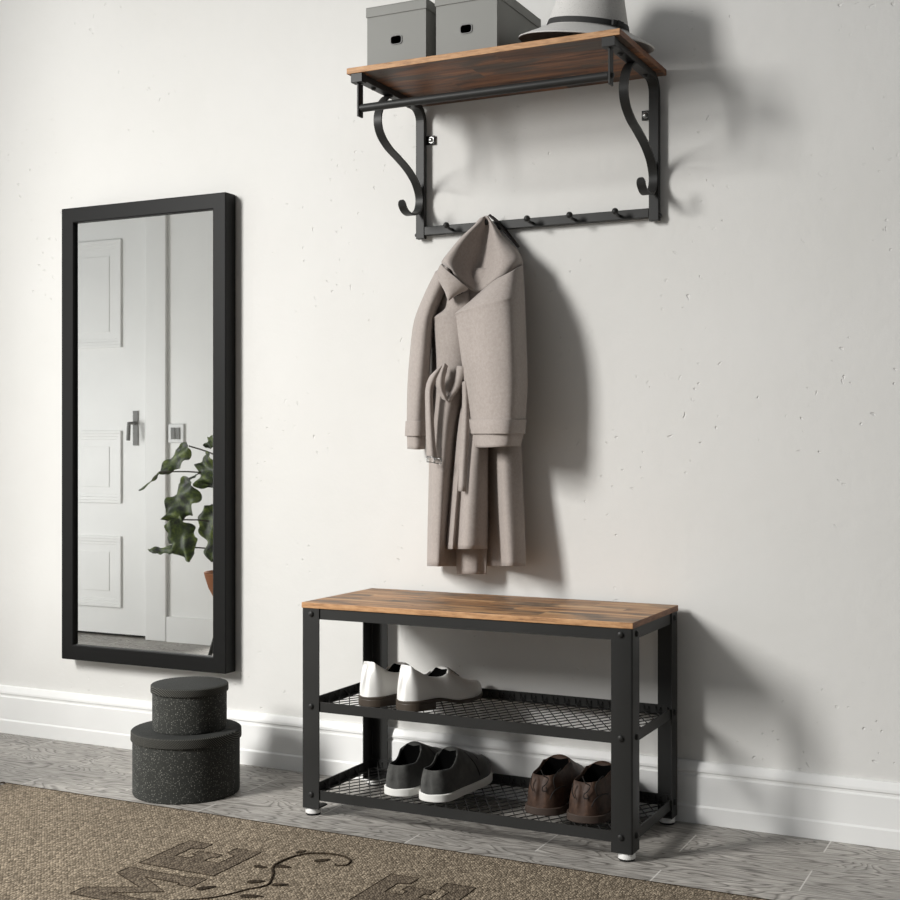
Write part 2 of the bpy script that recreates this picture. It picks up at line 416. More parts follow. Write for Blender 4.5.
def bolt_bm(p, nrm, r=.0058):
    bm = B(); p = Vector(p); nrm = Vector(nrm)
    u, w = frame_of(nrm)
    rings = []
    for rr, hh in ((r * 1.15, 0), (r * 1.15, .0012), (r, .0012), (r * .85, .0036), (r * .45, .0048)):
        rings.append([bm.verts.new(p + nrm * hh + (u * math.cos(2 * PI * k_ / 14) + w * math.sin(2 * PI * k_ / 14)) * rr) for k_ in range(14)])
    for a, b in zip(rings, rings[1:]):
        for k_ in range(14): bm.faces.new((a[k_], a[(k_ + 1) % 14], b[(k_ + 1) % 14], b[k_]))
    bm.faces.new(rings[-1]); bm.faces.new(rings[0][::-1])
    return bm
LW, LT = .042, .0025
for sx in (-1, 1):
    for sy in (-1, 1):
        xo = sx * .364; yo = -.3215 if sy < 0 else -.0225
        xi = xo - sx * LW; yi = yo - sy * LW
        bm = B()
        # L-profile: one flange facing front/back, one facing the side
        r_ = .004; out = []
        poly = [(xi, yo)]
        for t in range(5):
            a = t / 4 * PI / 2
            poly.append((xo - sx * r_ + sx * r_ * math.sin(a), yo - sy * r_ + sy * r_ * math.cos(a)))
        poly += [(xo, yi), (xo - sx * LT, yi)]
        poly += [(xo - sx * LT, yo - sy * r_ * 1.1), (xo - sx * r_ * 1.1, yo - sy * LT), (xi, yo - sy * LT)]
        prism(bm, poly, .016, .4378)
        # closing plate at the lower end
        box(bm, min(xi, xo) + .003, max(xi, xo) - .003, min(yi, yo) + .003, max(yi, yo) - .003, .0162, .0195)
        leg = part('leg', bm, 'black_metal', bench, smooth=True, auto=35)
        for z in (.4265, .232, .0465):
            part('bolt', bolt_bm((sx * .341, yo, z), (0, sy, 0)), 'black_metal', leg, smooth=True, auto=40)
            part('bolt', bolt_bm((xo, yo - sy * .0235, z), (sx, 0, 0)), 'black_metal', leg, smooth=True, auto=40)
        bm = B(); cx_, cy_ = sx * .347, yo - sy * .018
        lathe(bm, [(0, .0), (.0145, .0), (.0155, .0015), (.0155, .004), (.0165, .0045), (.0165, .012), (.0145, .0158), (.006, .016), (0, .016)], 24, (cx_, cy_), [1, 1, 1, 1, 0, 0, 0, 0])
        part('levelling_foot', bm, ['foot_white', 'black_rubber'], leg, smooth=True, auto=35)

def ring_frame(bm, z0, z1, lip=.012, lipz=None):
    t = .002
    xo, yf, yb = .3612, -.3188, -.0252
    box(bm, -xo, xo, yf, yf + t, z0, z1); box(bm, -xo, xo, yb - t, yb, z0, z1)
    box(bm, -xo, -xo + t, yf + t, yb - t, z0, z1); box(bm, xo - t, xo, yf + t, yb - t, z0, z1)
    if lipz is not None:
        box(bm, -xo + t, xo - t, yf + t, yf + lip, lipz, lipz + t); box(bm, -xo + t, xo - t, yb - lip, yb - t, lipz, lipz + t)
        box(bm, -xo + t, -xo + lip, yf + lip, yb - lip, lipz, lipz + t); box(bm, xo - lip, xo - t, yf + lip, yb - lip, lipz, lipz + t)
bm = B(); ring_frame(bm, .4155, .4379, .014, .4355); part('apron_frame', bm, 'black_metal', bench)
for z0, z1 in ((.2205, .2415), (.0345, .0555)):
    bm = B(); ring_frame(bm, z0, z1, .012, z0 + .0005); sf = part('shelf_frame', bm, 'black_metal', bench)
    bm = B(); zc = z0 + .0048; ex, ey0, ey1 = .3585, -.316, -.028
    px_, sl = .0255, 1.68
    for sgn, dz in ((1, 0), (-1, .0016)):
        x = -ex - .3
        while x < ex + .3:
            # line: X = x + sgn*(Y-ey0)/sl, clipped to the frame
            ya, yb_ = ey0, ey1
            def X_at(y): return x + sgn * (y - ey0) / sl
            ts = []
            a, b = X_at(ya), X_at(yb_)
            lo, hi = 0.0, 1.0
            for lim, s_ in ((-ex, 1), (ex, -1)):
                da, db = s_ * (a - lim), s_ * (b - lim)
                if da < 0 and db < 0: lo, hi = 1, 0
                elif da < 0: lo = max(lo, da / (da - db))
                elif db < 0: hi = min(hi, da / (da - db))
            if hi - lo > .02:
                P0 = Vector((a + (b - a) * lo, ya + (yb_ - ya) * lo, zc + dz)); P1 = Vector((a + (b - a) * hi, ya + (yb_ - ya) * hi, zc + dz))
                d = (P1 - P0).normalized()
                tube(bm, [P0 + d * .0 + Vector((0, 0, .011)), P0 + d * .006, P1 - d * .006, P1 + Vector((0, 0, .011))], .00115, 5)
            x += px_
    part('wire_mesh', bm, 'black_metal', sf, smooth=True)
SHELF_MID, SHELF_LOW = .2205 + .0076, .0345 + .0076

# ------------------------------------------------------------------ shoes (toe along +Y, origin at the back of the heel)
def prof_at(tab, t):
    for (a, va_), (b, vb_) in zip(tab, tab[1:]):
        if t <= b:
            f = (t - a) / (b - a); f = f * f * (3 - 2 * f) * .5 + f * .5
            return va_ + (vb_ - va_) * f
    return tab[-1][1]
WID = {'dress': (.13, .70, [(.13, .74), (.32, .76), (.48, .86), (.64, 1.0), (.70, .985)]),
       'round': (.15, .72, [(.15, .83), (.32, .82), (.48, .9), (.66, 1.0), (.72, 1.0)])}
def wid_at(sh, t):
    a, b, tab = WID[sh]
    if t < a: return tab[0][1] * max(0.0, 1 - (1 - t / a) ** 2.3) ** .5
    if t > b: return tab[-1][1] * max(0.0, 1 - ((t - b) / (1 - b)) ** (1.9 if sh == 'dress' else 2.3)) ** (.62 if sh == 'dress' else .5)
    return prof_at(tab, t)
def shoe(name, loc, rz, label, group, style):
    S = style; L, HW = S['L'], S['HW']; wid = S['shape']
    root = empty(name, loc, label, 'shoe', group); root.rotation_euler = (0, 0, rz)
    def ctr(t): return S.get('bend', .006) * math.sin(t * PI)
    # upper
    st = [0, .012, .03, .05, .085, .14, .2, .26] + ([.33, .39] if S['thr'] > .4 else []) + [S['thr'] - .02, S['thr'], S['thr'] + .035, S['thr'] + .09, .68, .78, .87, .93, .965, .99]
    bm = B(); rings = []; z0 = S['zs']
    for t in st:
        w = max(wid_at(wid, t), .16) * HW * .97; z = z0 + S.get('lift', 0) * max(0, (t - .75) / .25) ** 2
        c_ = prof_at(S['top'], t)
        if .045 < t < S['thr'] + .01: c_ *= 1 - S.get('dip', .16) * max(0, (t - .12) / (S['thr'] - .12)) ** 1.5
        y = t * L
        if t < .045:
            q = [(-1, 0), (-1.04, .3), (-.97, .7), (-.86, .95), (-.76, 1.0), (-.5, 1.0), (-.25, 1.0), (0, 1.0)]
        elif t < S['thr'] + .01:
            q = [(-1, 0), (-1.04, .3), (-.93, .72), (-.8, .97), (-.74, 1.0), (-.68, .95), (-.62, .45), (0, .12)]
        else:
            q = [(-1, 0), (-1.04, .25), (-.98, .5), (-.86, .69), (-.67, .83), (-.45, .93), (-.22, .985), (0, 1.0)]
        pts = q + [(-a, b) for a, b in q[-2::-1]]
        ring = []
        for a, b in pts:
            yy = y
            if t < .05:   # heel counter leans in towards its top edge
                yy = y + S.get('lean', .012) * (b ** 2) * (1 - t / .05) * .8 - .004 * math.sin(PI * min(b, 1)) * (1 - t / .05)
            tp = 1 - S.get('taper', .08) * b * max(0, 1 - t / .5)
            ring.append(bm.verts.new((ctr(t) + a * w * tp, yy, z + b * c_)))
        rings.append(ring)
    n = len(rings[0])
    for i, (a, b) in enumerate(zip(rings, rings[1:])):
        for k_ in range(n - 1):
            f = bm.faces.new((a[k_], a[k_ + 1], b[k_ + 1], b[k_]))
            if .03 < st[i] < S['thr'] + .005 and 5 <= k_ <= n - 7: f.material_index = 1
    bm.faces.new(rings[0]); bm.faces.new(rings[-1][::-1])
    link('upper', bm, [S['mat'], 'shoe_lining_dark'], root, smooth=True, sub=2)
    # sole
    def outline(k0, k1, grow, n=26):
        ts = sorted(set([k0 + (k1 - k0) * i / n for i in range(n + 1)] + ([.0, .003, .01, .02, .035, .055, .08] if k0 == 0 else []) + ([.9, .93, .955, .975, .988, .996, 1.0] if k1 == 1 else [])))
        lft = [(ctr(t) - wid_at(wid, t) * HW - grow, t * L + 0) for t in ts]
        rgt = [(ctr(t) + wid_at(wid, t) * HW + grow, t * L + 0) for t in ts]
        return rgt + lft[::-1]
    bm = B()
    if S.get('heel'):
        # thin sole that bends down from the heel block to the ball of the foot
        o_ = outline(0, 1, .002); va_, vb_ = [], []
        for x, y in o_:
            t = min(max(y / L, 0), 1)
            zz = S['zs'] - prof_at([(0, 0), (.25, 0), (.5, S['zs'] - .006), (.8, S['zs'] - .005), (1, S['zs'] - .012)], t) if False else S['zs']
            va_.append(bm.verts.new((x, y, zz - .006))); vb_.append(bm.verts.new((x, y, zz + .001)))
        bm.faces.new(va_[::-1]); bm.faces.new(vb_)
        for i in range(len(o_)): bm.faces.new((va_[i], va_[(i + 1) % len(o_)], vb_[(i + 1) % len(o_)], vb_[i]))
    else:
        prism(bm, outline(0, 1, .003), 0, S['zs'] + .0015)
    link('sole', bm, S['solemat'], root, smooth=True, auto=50, bevel=.0015)
    if S.get('heel'):
        bm = B(); prism(bm, outline(0, .27, .002, 10), 0, S['zs'] - .005); link('heel', bm, S['solemat'], root, smooth=True, auto=50, bevel=.0015)
    for nm, fn, mt in S.get('extra', []):
        bm = B(); fn(bm, S, HW, L); link(nm, bm, mt, root, smooth=True)
    return root

def dress_bend(o):   # lowers the front of a heeled shoe onto the shelf
    for ch in o.children:
        if ch.name.startswith('heel') or ch.data is None: continue
        zs, L = .021, .25
        for v_ in ch.data.vertices:
            t = min(max(v_.co.y / L, 0), 1)
            f = min(max((t - .26) / .34, 0), 1); f = f * f * (3 - 2 * f)
            toe = max(0, (t - .8) / .2) ** 2 * .006
            v_.co.z += -f * (zs - .0065) + toe

CQ = [(-1, 0), (-1.04, .25), (-.98, .5), (-.86, .69), (-.67, .83), (-.45, .93), (-.22, .985), (0, 1.0)]
def on_upper(S, t, k_, off=.0004):
    """point on the closed front of a shoe's upper; k_ runs from 0 (left welt) over 7 (crest) to 14 (right welt)"""
    kk = min(k_, 14 - k_); i = min(int(kk), 6); f = kk - i
    a = CQ[i][0] + (CQ[i + 1][0] - CQ[i][0]) * f; b = CQ[i][1] + (CQ[i + 1][1] - CQ[i][1]) * f
    if k_ > 7: a = -a
    tp = 1 - S.get('taper', .08) * b * max(0, 1 - t / .5)
    return (S.get('bend', .006) * math.sin(t * PI) + a * wid_at(S['shape'], t) * S['HW'] * .97 * tp, t * S['L'], S['zs'] + b * prof_at(S['top'], t) + off)
def white_laces(bm, S, HW, L):
    for t in (.53, .57, .61):
        tube(bm, [on_upper(S, t, 4.6 + .3 * q) for q in range(17)], .0011, 6)
WHITE = dict(L=.25, HW=.042, shape='dress', mat='leather_white', solemat='heel_brown', zs=.021, thr=.44, heel=True, lean=.024, taper=.26,
             top=[(0, .072), (.05, .074), (.1, .064), (.2, .051), (.3, .046), (.38, .052), (.44, .066), (.48, .074), (.56, .063), (.68, .043), (.82, .032), (.92, .026), (1, .018)],
             extra=[('lace', white_laces, 'grommet')])
GREY = dict(L=.25, HW=.042, shape='round', mat='suede_grey', solemat='rubber_white', zs=.015, thr=.30, lean=.008,
            top=[(0, .048), (.05, .051), (.14, .05), (.2, .051), (.26, .066), (.29, .084), (.32, .088), (.38, .083), (.52, .068), (.66, .056), (.8, .048), (.9, .041), (1, .026)])
def grey_gore(bm, S, HW, L):
    for q0 in (1, -1):
        tube(bm, catmull([on_upper(S, .46 + .13 * i / 8, 7 - q0 * (2.2 + 4.0 * i / 8), .0002) for i in range(9)], 2), .0010, 6)
    tube(bm, [on_upper(S, .60 + .03 * abs(q - 10) / 10, 3.6 + .34 * q, .0002) for q in range(21)], .0010, 6)
GREY['extra'] = [('seam', grey_gore, 'lace_dark')]
def brogue(bm, S, HW, L):
    z = S['zs']
    def cv(pts): tube(bm, catmull(pts, 5), .0011, 6)
    for s in (1,):
        cv([(.002, .0005, z + .078), (.008, .0005, z + .066), (.016, .005, z + .06), (.012, .001, z + .05), (.006, -.003, z + .044), (.007, -.004, z + .037), (.014, -.002, z + .038), (.013, -.002, z + .045)])
    cv([(.029, .012, z + .04), (.026, .007, z + .058), (.03, .02, z + .07), (.034, .035, z + .074)])
    cv([(.020, .002, z + .02), (.026, .008, z + .034), (.036, .026, z + .040), (.041, .05, z + .036)])
    cv([(-.018, .003, z + .062), (-.02, .003, z + .046), (-.014, .0, z + .034)])
BROWN = dict(L=.265, HW=.047, shape='round', mat='leather_brown', solemat='sole_brown', zs=.014, thr=.43, lean=.018, taper=.16,
             top=[(0, .062), (.05, .067), (.14, .066), (.26, .07), (.36, .081), (.42, .086), (.5, .082), (.58, .07), (.7, .056), (.82, .047), (.92, .038), (1, .022)],
             extra=[('stitching', brogue, 'lace_dark')])
def rz_of(dx, dy): return math.atan2(dy, dx) - PI / 2
s1 = shoe('dress_shoe', (-.245, -.262, SHELF_MID), rz_of(.03, .24), 'glossy white dress shoe, the one nearer the bench left end, on middle shelf', 'white dress shoes on the middle shelf', WHITE)
s2 = shoe('dress_shoe', (-.156, -.266, SHELF_MID), rz_of(.066, .24), 'glossy white dress shoe seen from the side, inner one of the middle shelf pair', 'white dress shoes on the middle shelf', WHITE)
for s in (s1, s2): dress_bend(s)
shoe('slip_on_shoe', (-.183, -.246, SHELF_LOW), rz_of(-.014, .24), 'dark grey slip-on shoe with white sole, partly hidden behind its twin', 'grey slip-on shoes on the lowest shelf', GREY)
shoe('slip_on_shoe', (-.099, -.253, SHELF_LOW), rz_of(.007, .24), 'dark grey slip-on shoe fully in view, white sole, in front of its twin', 'grey slip-on shoes on the lowest shelf', GREY)
shoe('lace_up_shoe', (.146, -.243, SHELF_LOW), rz_of(-.027, .24), 'brown leather shoe on the lowest shelf, the one next to grey slip-ons', 'brown leather shoes on the lowest shelf', BROWN)
shoe('lace_up_shoe', (.239, -.257, SHELF_LOW), rz_of(-.014, .24), 'brown leather shoe partly hidden behind the bench front right leg', 'brown leather shoes on the lowest shelf', BROWN)

# ------------------------------------------------------------------ round boxes
def round_box(loc, r, h, lid_h, label, rot):
    t = empty('round_box', loc, label, 'storage box', 'round charcoal boxes below the mirror'); t.rotation_euler = (0, 0, rot)
    bm = B(); lathe(bm, [(0, 0), (r * .985, 0), (r * .995, .002), (r, .006), (r, h - .003), (0, h - .003)], 72); link('body', bm, 'charcoal_speckle', t, smooth=True, auto=40)
    ro = r + .0035
    bm = B(); lathe(bm, [(r + .0004, h - lid_h), (ro, h - lid_h), (ro + .0004, h - lid_h + .002), (ro, h - .002), (ro - .002, h), (ro - .006, h + .0005), (0, h + .0005), (0, h - .0026), (r + .0004, h - .0026), (r + .0004, h - lid_h)], 72, (0, 0), [1, 1, 1, 1, 0, 0, 0, 0, 0])
    link('lid', bm, ['charcoal_lid', 'charcoal_band'], t, smooth=True, auto=40)
    return t
round_box((-.704, -.272, 0), .1195, .142, .0205, 'larger round charcoal box on the floor, carrying the smaller one', .3)
round_box((-.698, -.268, .1432), .083, .1, .0165, 'smaller round charcoal box stacked on top of the larger one', 1.1)

# ------------------------------------------------------------------ coat rack
RX = .036
rack = empty('coat_rack', (RX, 0, 1.25), 'wall coat rack with rustic board, black brackets, rod and peg rail', 'coat rack')
ZB0, ZB1 = 1.5565, 1.569
bm = B(); fs = box(bm, RX - .299, RX + .299, -.308, -.004, ZB0, ZB1)
for f in fs:
    c_ = f.calc_center_median()
    if c_.y < -.3: f.material_index = 1
    elif abs(c_.x - RX) > .29: f.material_index = 2
part('shelf_board', bm, ['rustic_walnut', 'board_edge', 'board_end'], rack, bevel=.0012)
for sx in (-1, 1):
    xb = RX + sx * .2755
    R_ = .032; zc = 1.5495
    pts = [(xb, -.302, zc), (xb, -.2, zc), (xb, -.1, zc)]
    for t in range(9):
        a = t / 8 * PI / 2
        pts.append((xb, -.0135 - R_ + R_ * math.sin(a), zc - R_ + R_ * math.cos(a)))
    pts += [(xb, -.0135, 1.4), (xb, -.0135, 1.252)]
    bm = B(); strip(bm, pts, (1, 0, 0), .0215, .0135)
    br = part('bracket', bm, 'black_metal', rack, bevel=.0012)
    # wall tab with screw, on the inner side
    xt = xb - sx * .0195
    bm = B(); box(bm, min(xt - .011, xt + .011), max(xt - .011, xt + .011), -.0065, -.0015, 1.468, 1.488); part('wall_tab', bm, 'black_metal', br, bevel=.001)
    part('screw', bolt_bm((xt - sx * .002, -.0065, 1.478), (0, -1, 0), .0062), 'screw_steel', br, smooth=True, auto=40)
    for yy in (-.235, -.075): part('screw', bolt_bm((xb, yy, zc - .00675), (0, 0, -1), .0052), 'black_metal', br, smooth=True, auto=40)
    part('screw', bolt_bm((xb + sx * .01075, -.0135, 1.262), (sx, 0, 0), .0048), 'black_metal', br, smooth=True, auto=40)
    # S-shaped strap ending in a hook
    S_ = [(-.165, 1.5427), (-.184, 1.533), (-.204, 1.513), (-.2165, 1.481), (-.205, 1.452), (-.171, 1.430), (-.125, 1.415), (-.081, 1.399), (-.045, 1.378), (-.0265, 1.355), (-.0225, 1.335), (-.030, 1.316), (-.048, 1.304), (-.071, 1.2995), (-.090, 1.3025), (-.103, 1.312), (-.109, 1.326)]
    bm = B(); cp = catmull([(xb, y, z) for y, z in S_], 5); strip(bm, cp, (1, 0, 0), [.0185] * (len(cp) - 4) + [.0178, .0158, .0122, .0065], .0045)
    part('hook_strap', bm, 'black_metal', br, smooth=True, auto=40)
    # hanger for the rod
    bm = B(); xc = xb - sx * .004
    box(bm, xb - .0135, xb + .0135, -.3075, -.2885, 1.5375, 1.5562)
    xs_ = xb - .0005
    box(bm, xs_ - .002, xs_ + .002, -.301, -.281, 1.468, 1.5375)
    rh = part('rod_hanger', bm, 'black_metal', br, bevel=.0008)
bm = B(); tube(bm, [(RX - .2735, -.291, 1.4865), (RX + .2715, -.291, 1.4865)], .0085, 20)
part('hanging_rod', bm, 'black_metal', rack, smooth=True, auto=40)
part('screw', bolt_bm((RX + .277, -.291, 1.4865), (1, 0, 0), .0055), 'black_metal', rack, smooth=True, auto=40)
bm = B(); box(bm, RX - .2646, RX + .2646, -.020, -.005, 1.2595, 1.279); part('peg_rail', bm, 'black_metal', rack, bevel=.001)
for xp in (-.158, -.060, .037, .135, .237):
    bm = B(); tube(bm, catmull([(xp, -.0195, 1.2675), (xp, -.032, 1.267), (xp, -.044, 1.270)], 4), .0034, 10)
    ball(bm, (xp, -.0495, 1.2725), .0072, 14)
    part('peg', bm, 'black_metal', rack, smooth=True)

# ------------------------------------------------------------------ boxes and hat on the rack
def card_box(x0, x1, y0, y1, h, label):
    t = empty('storage_box', ((x0 + x1) / 2, (y0 + y1) / 2, ZB1 + .0002), label, 'storage box', 'grey card boxes on the coat rack')
    z0 = ZB1 + .0002
    w = .002; hx = (x0 + x1) / 2; hz = z0 + h * .44; hw, hh = .0125, .0085
    # body: walls with a rounded grip hole in the front
    bm = B()
    box(bm, x0, x1, y0 + w, y1, z0, z0 + w); box(bm, x0, x1, y1 - w, y1, z0 + w, z0 + h - .002)
    box(bm, x0, x0 + w, y0 + w, y1 - w, z0 + w, z0 + h - .002); box(bm, x1 - w, x1, y0 + w, y1 - w, z0 + w, z0 + h - .002)
    n = 32; hole, outer = [], []
    for i in range(n):
        a = 2 * PI * i / n; c_, s_ = math.cos(a), math.sin(a)
        e = 4.0
        q = (abs(c_) ** e + abs(s_) ** e) ** (-1 / e)
        hole.append((hx + hw * q * c_, hz + hh * q * s_))
        W2, H0, H1 = (x1 - x0) / 2, hz - z0, z0 + h - .002 - hz
        k1 = W2 / max(abs(c_), 1e-6); k2 = (H1 if s_ > 0 else H0) / max(abs(s_), 1e-6); kk = min(k1, k2)
        outer.append((hx + c_ * kk, hz + s_ * kk))
    for X, Z in ((x0, z0), (x1, z0), (x0, z0 + h - .002), (x1, z0 + h - .002)):
        j = min(range(n), key=lambda i: (outer[i][0] - X) ** 2 + (outer[i][1] - Z) ** 2); outer[j] = (X, Z)
    def V(lst, y): return [bm.verts.new((x, y, z)) for x, z in lst]
    hf, of, hb, ob = V(hole, y0), V(outer, y0), V(hole, y0 + w), V(outer, y0 + w)
    for i in range(n):
        j = (i + 1) % n
        bm.faces.new((hf[i], hf[j], of[j], of[i])); bm.faces.new((hb[j], hb[i], ob[i], ob[j])); bm.faces.new((hf[j], hf[i], hb[i], hb[j])); bm.faces.new((of[i], of[j], ob[j], ob[i]))
    part('body', bm, 'card_grey', t)
    bm = B()
    o, i_ = [], []
    for (x, z) in hole:
        dx, dz = x - hx, z - hz
        o.append((hx + dx * 1.13, hz + dz * 1.17)); i_.append((hx + dx * .97, hz + dz * .97))
    of, if_, ob, ib = V(o, y0 - .0016), V(i_, y0 - .0016), V(o, y0 - .0001), V(i_, y0 + .001)
    for a in range(n):
        b = (a + 1) % n
        bm.faces.new((of[a], of[b], if_[b], if_[a])); bm.faces.new((of[b], of[a], ob[a], ob[b])); bm.faces.new((if_[a], if_[b], ib[b], ib[a]))
    part('grip_rim', bm, 'grommet', t, smooth=True, auto=30)
    bm = B(); g = .0022; lh = .021
    box(bm, x0 - g, x1 + g, y0 - g, y1 + g, z0 + h - .0019, z0 + h)
    zl = z0 + h - lh
    box(bm, x0 - g, x1 + g, y0 - g, y0 - .0003, zl, z0 + h - .0019); box(bm, x0 - g, x1 + g, y1 + .0003, y1 + g, zl, z0 + h - .0019)
    box(bm, x0 - g, x0 - .0003, y0 - .0003, y1 + .0003, zl, z0 + h - .0019); box(bm, x1 + .0003, x1 + g, y0 - .0003, y1 + .0003, zl, z0 + h - .0019)
    part('lid', bm, 'card_grey', t, bevel=.0008)
    return t
card_box(-.2405, -.101, -.26, -.032, .1365, 'grey lidded card box at the end of rack shelf away from the hat')
card_box(-.0775, .0597, -.26, -.032, .1365, 'grey lidded card box beside the hat on rack shelf')

HX, HY = .212, -.156
hat = empty('felt_hat', (HX, HY, ZB1 + .0285), 'grey speckled felt hat with dark ribbon lying on the coat rack shelf', 'hat')
n = 64
def brim_z(r, a):
    f = max(0, (r - .083) / .058)
    fb = abs(math.sin(a))                            # front and back of the brim
    return .027 - .027 * f ** 1.05
bm = B(); rings = []
for r in [.078, .083, .092, .105, .12, .134, .137, .1395]:
    rings.append([bm.verts.new((r * math.cos(2 * PI * i / n), r * math.sin(2 * PI * i / n), brim_z(r, 2 * PI * i / n))) for i in range(n)])
for a, b in zip(rings, rings[1:]):
    for i in range(n): bm.faces.new((a[i], a[(i + 1) % n], b[(i + 1) % n], b[i]))
link('brim', bm, 'hat_felt', hat, smooth=True, solid=.0028, sub=1)
zc = .027
def crown(bm, prof):
    rings = []
    for r, z, sx_ in prof:
        rings.append([bm.verts.new((r * math.cos(2 * PI * i / n) * sx_, r * math.sin(2 * PI * i / n), z)) for i in range(n)])
    for a, b in zip(rings, rings[1:]):
        for i in range(n): bm.faces.new((a[i], a[(i + 1) % n], b[(i + 1) % n], b[i]))
    return rings
bm = B(); rg = crown(bm, [(.084, zc - .002, 1), (.0825, zc + .004, 1), (.079, zc + .02, 1), (.0705, zc + .05, 1), (.063, zc + .08, 1), (.056, zc + .104, 1), (.048, zc + .112, 1), (.038, zc + .104, 1), (.02, zc + .094, .9)])
bm.faces.new(rg[-1])
link('crown', bm, 'hat_felt', hat, smooth=True, sub=1)
bm = B(); crown(bm, [(.0846, zc + .001, 1), (.0836, zc + .006, 1), (.0820, zc + .0115, 1), (.0814, zc + .0128, 1), (.0795, zc + .013, 1)])
link('ribbon', bm, 'hat_ribbon', hat, smooth=True, auto=50)
bm = B()
M4 = Matrix.Translation((.0765, -.036, zc + .0075)) @ Matrix.Rotation(-.42, 4, 'Z')
box(bm, -.0035, .0025, -.015, .015, -.0055, .0055, 0, M4); box(bm, .0022, .0045, -.004, .004, -.006, .006, 0, M4)
link('bow', bm, 'hat_ribbon', hat, bevel=.001)
hat.rotation_euler = (math.radians(5.5), math.radians(9), 0)

# ------------------------------------------------------------------ the coat
coat = empty('coat', W(480, 300, 0) * 1.0, 'long beige wool coat with tied belt hanging from the peg rail', 'coat')
def cr(p0, p1, p2, p3, t):
    return .5 * ((2 * p1) + (p2 - p0) * t + (2 * p0 - 5 * p1 + 4 * p2 - p3) * t * t + (3 * p1 - p0 - 3 * p2 + p3) * t ** 3)
def dense(P, k_, close):
    n_ = len(P); out = []
    for i in range(n_ if close else n_ - 1):
        if close: q = [P[(i + d) % n_] for d in (-1, 0, 1, 2)]
        else: q = [P[max(i - 1, 0)], P[i], P[i + 1], P[min(i + 2, n_ - 1)]]
        for j in range(k_): out.append(cr(*q, j / k_))
    if not close: out.append(P[-1])
    return out
def sheet(name, rows, parent, mat='coat_wool', close=False, solid=.004, sub=5):
    g = [dense([W(*p) for p in r], sub, close) for r in rows]
    cols = [dense([r[i] for r in g], sub, False) for i in range(len(g[0]))]
    bm = B(); V_ = [[bm.verts.new(p) for p in c_] for c_ in cols]; m_ = len(V_)
    for i in range(m_ if close else m_ - 1):
        a, b = V_[i], V_[(i + 1) % m_]
        for j in range(len(a) - 1): bm.faces.new((a[j], a[j + 1], b[j + 1], b[j]))
    return part(name, bm, mat, parent, smooth=True, solid=solid)
def row(py, xs, ys): return [(x, py, y) for x, y in zip(xs, ys)]
# body: closed tube, its skirt falling in folds
body_rows = [
    row(268, [470, 472, 476, 482, 490, 500, 508, 514, 516, 500, 482], [-.03, -.05, -.06, -.065, -.065, -.065, -.06, -.05, -.03, -.018, -.018]),
    row(295, [436, 440, 448, 458, 470, 485, 500, 515, 520, 500, 460], [-.03, -.06, -.075, -.08, -.08, -.08, -.07, -.05, -.03, -.018, -.018]),
    row(330, [433, 437, 446, 456, 468, 484, 500, 514, 520, 500, 460], [-.03, -.06, -.078, -.082, -.08, -.08, -.07, -.05, -.03, -.018, -.018]),
    row(380, [433, 436, 445, 455, 466, 482, 496, 512, 520, 500, 460], [-.03, -.06, -.08, -.082, -.075, -.07, -.07, -.06, -.03, -.018, -.018]),
    row(430, [431, 435, 444, 453, 462, 478, 489, 505, 521, 500, 460], [-.03, -.075, -.092, -.078, -.05, -.045, -.048, -.085, -.04, -.018, -.018]),
    row(480, [430, 434, 443, 451, 459, 478, 491, 505, 523, 500, 460], [-.03, -.085, -.1, -.08, -.042, -.036, -.042, -.10, -.045, -.018, -.018]),
    row(530, [429, 433, 441, 448, 457, 478, 494, 508, 525, 500, 460], [-.03, -.09, -.105, -.08, -.038, -.032, -.04, -.11, -.05, -.018, -.018]),
    row(566, [428.5, 432, 440, 446, 456, 478, 497, 510, 526, 500, 460], [-.03, -.092, -.108, -.082, -.036, -.03, -.042, -.114, -.052, -.018, -.018])]
sheet('body', body_rows, coat, close=True)
# overlapping front flap, hanging forward in the middle
sheet('front_flap', [
    row(385, [466, 470, 474, 479, 484, 489], [-.085, -.098, -.104, -.106, -.1, -.088]),
    row(420, [459, 464, 469, 476, 482, 489], [-.085, -.103, -.1, -.112, -.106, -.08]),
    row(465, [454, 459, 463, 471, 480, 488], [-.085, -.108, -.1, -.12, -.11, -.075]),
    row(510, [449.5, 455, 459, 468, 479, 488], [-.085, -.112, -.1, -.126, -.112, -.07]),
    row(549, [445.5, 452, 456, 466, 478, 487.5], [-.085, -.116, -.1, -.13, -.114, -.068])], coat)
sheet('vent_tail', [
    row(520, [456, 462, 470, 477, 483, 488], [-.058, -.064, -.066, -.062, -.05, -.046]),
    row(548, [456, 462, 470, 477, 482, 487], [-.058, -.066, -.068, -.062, -.05, -.046]),
    row(574, [456.5, 462, 470, 477, 481, 486], [-.058, -.068, -.07, -.064, -.05, -.046])], coat)
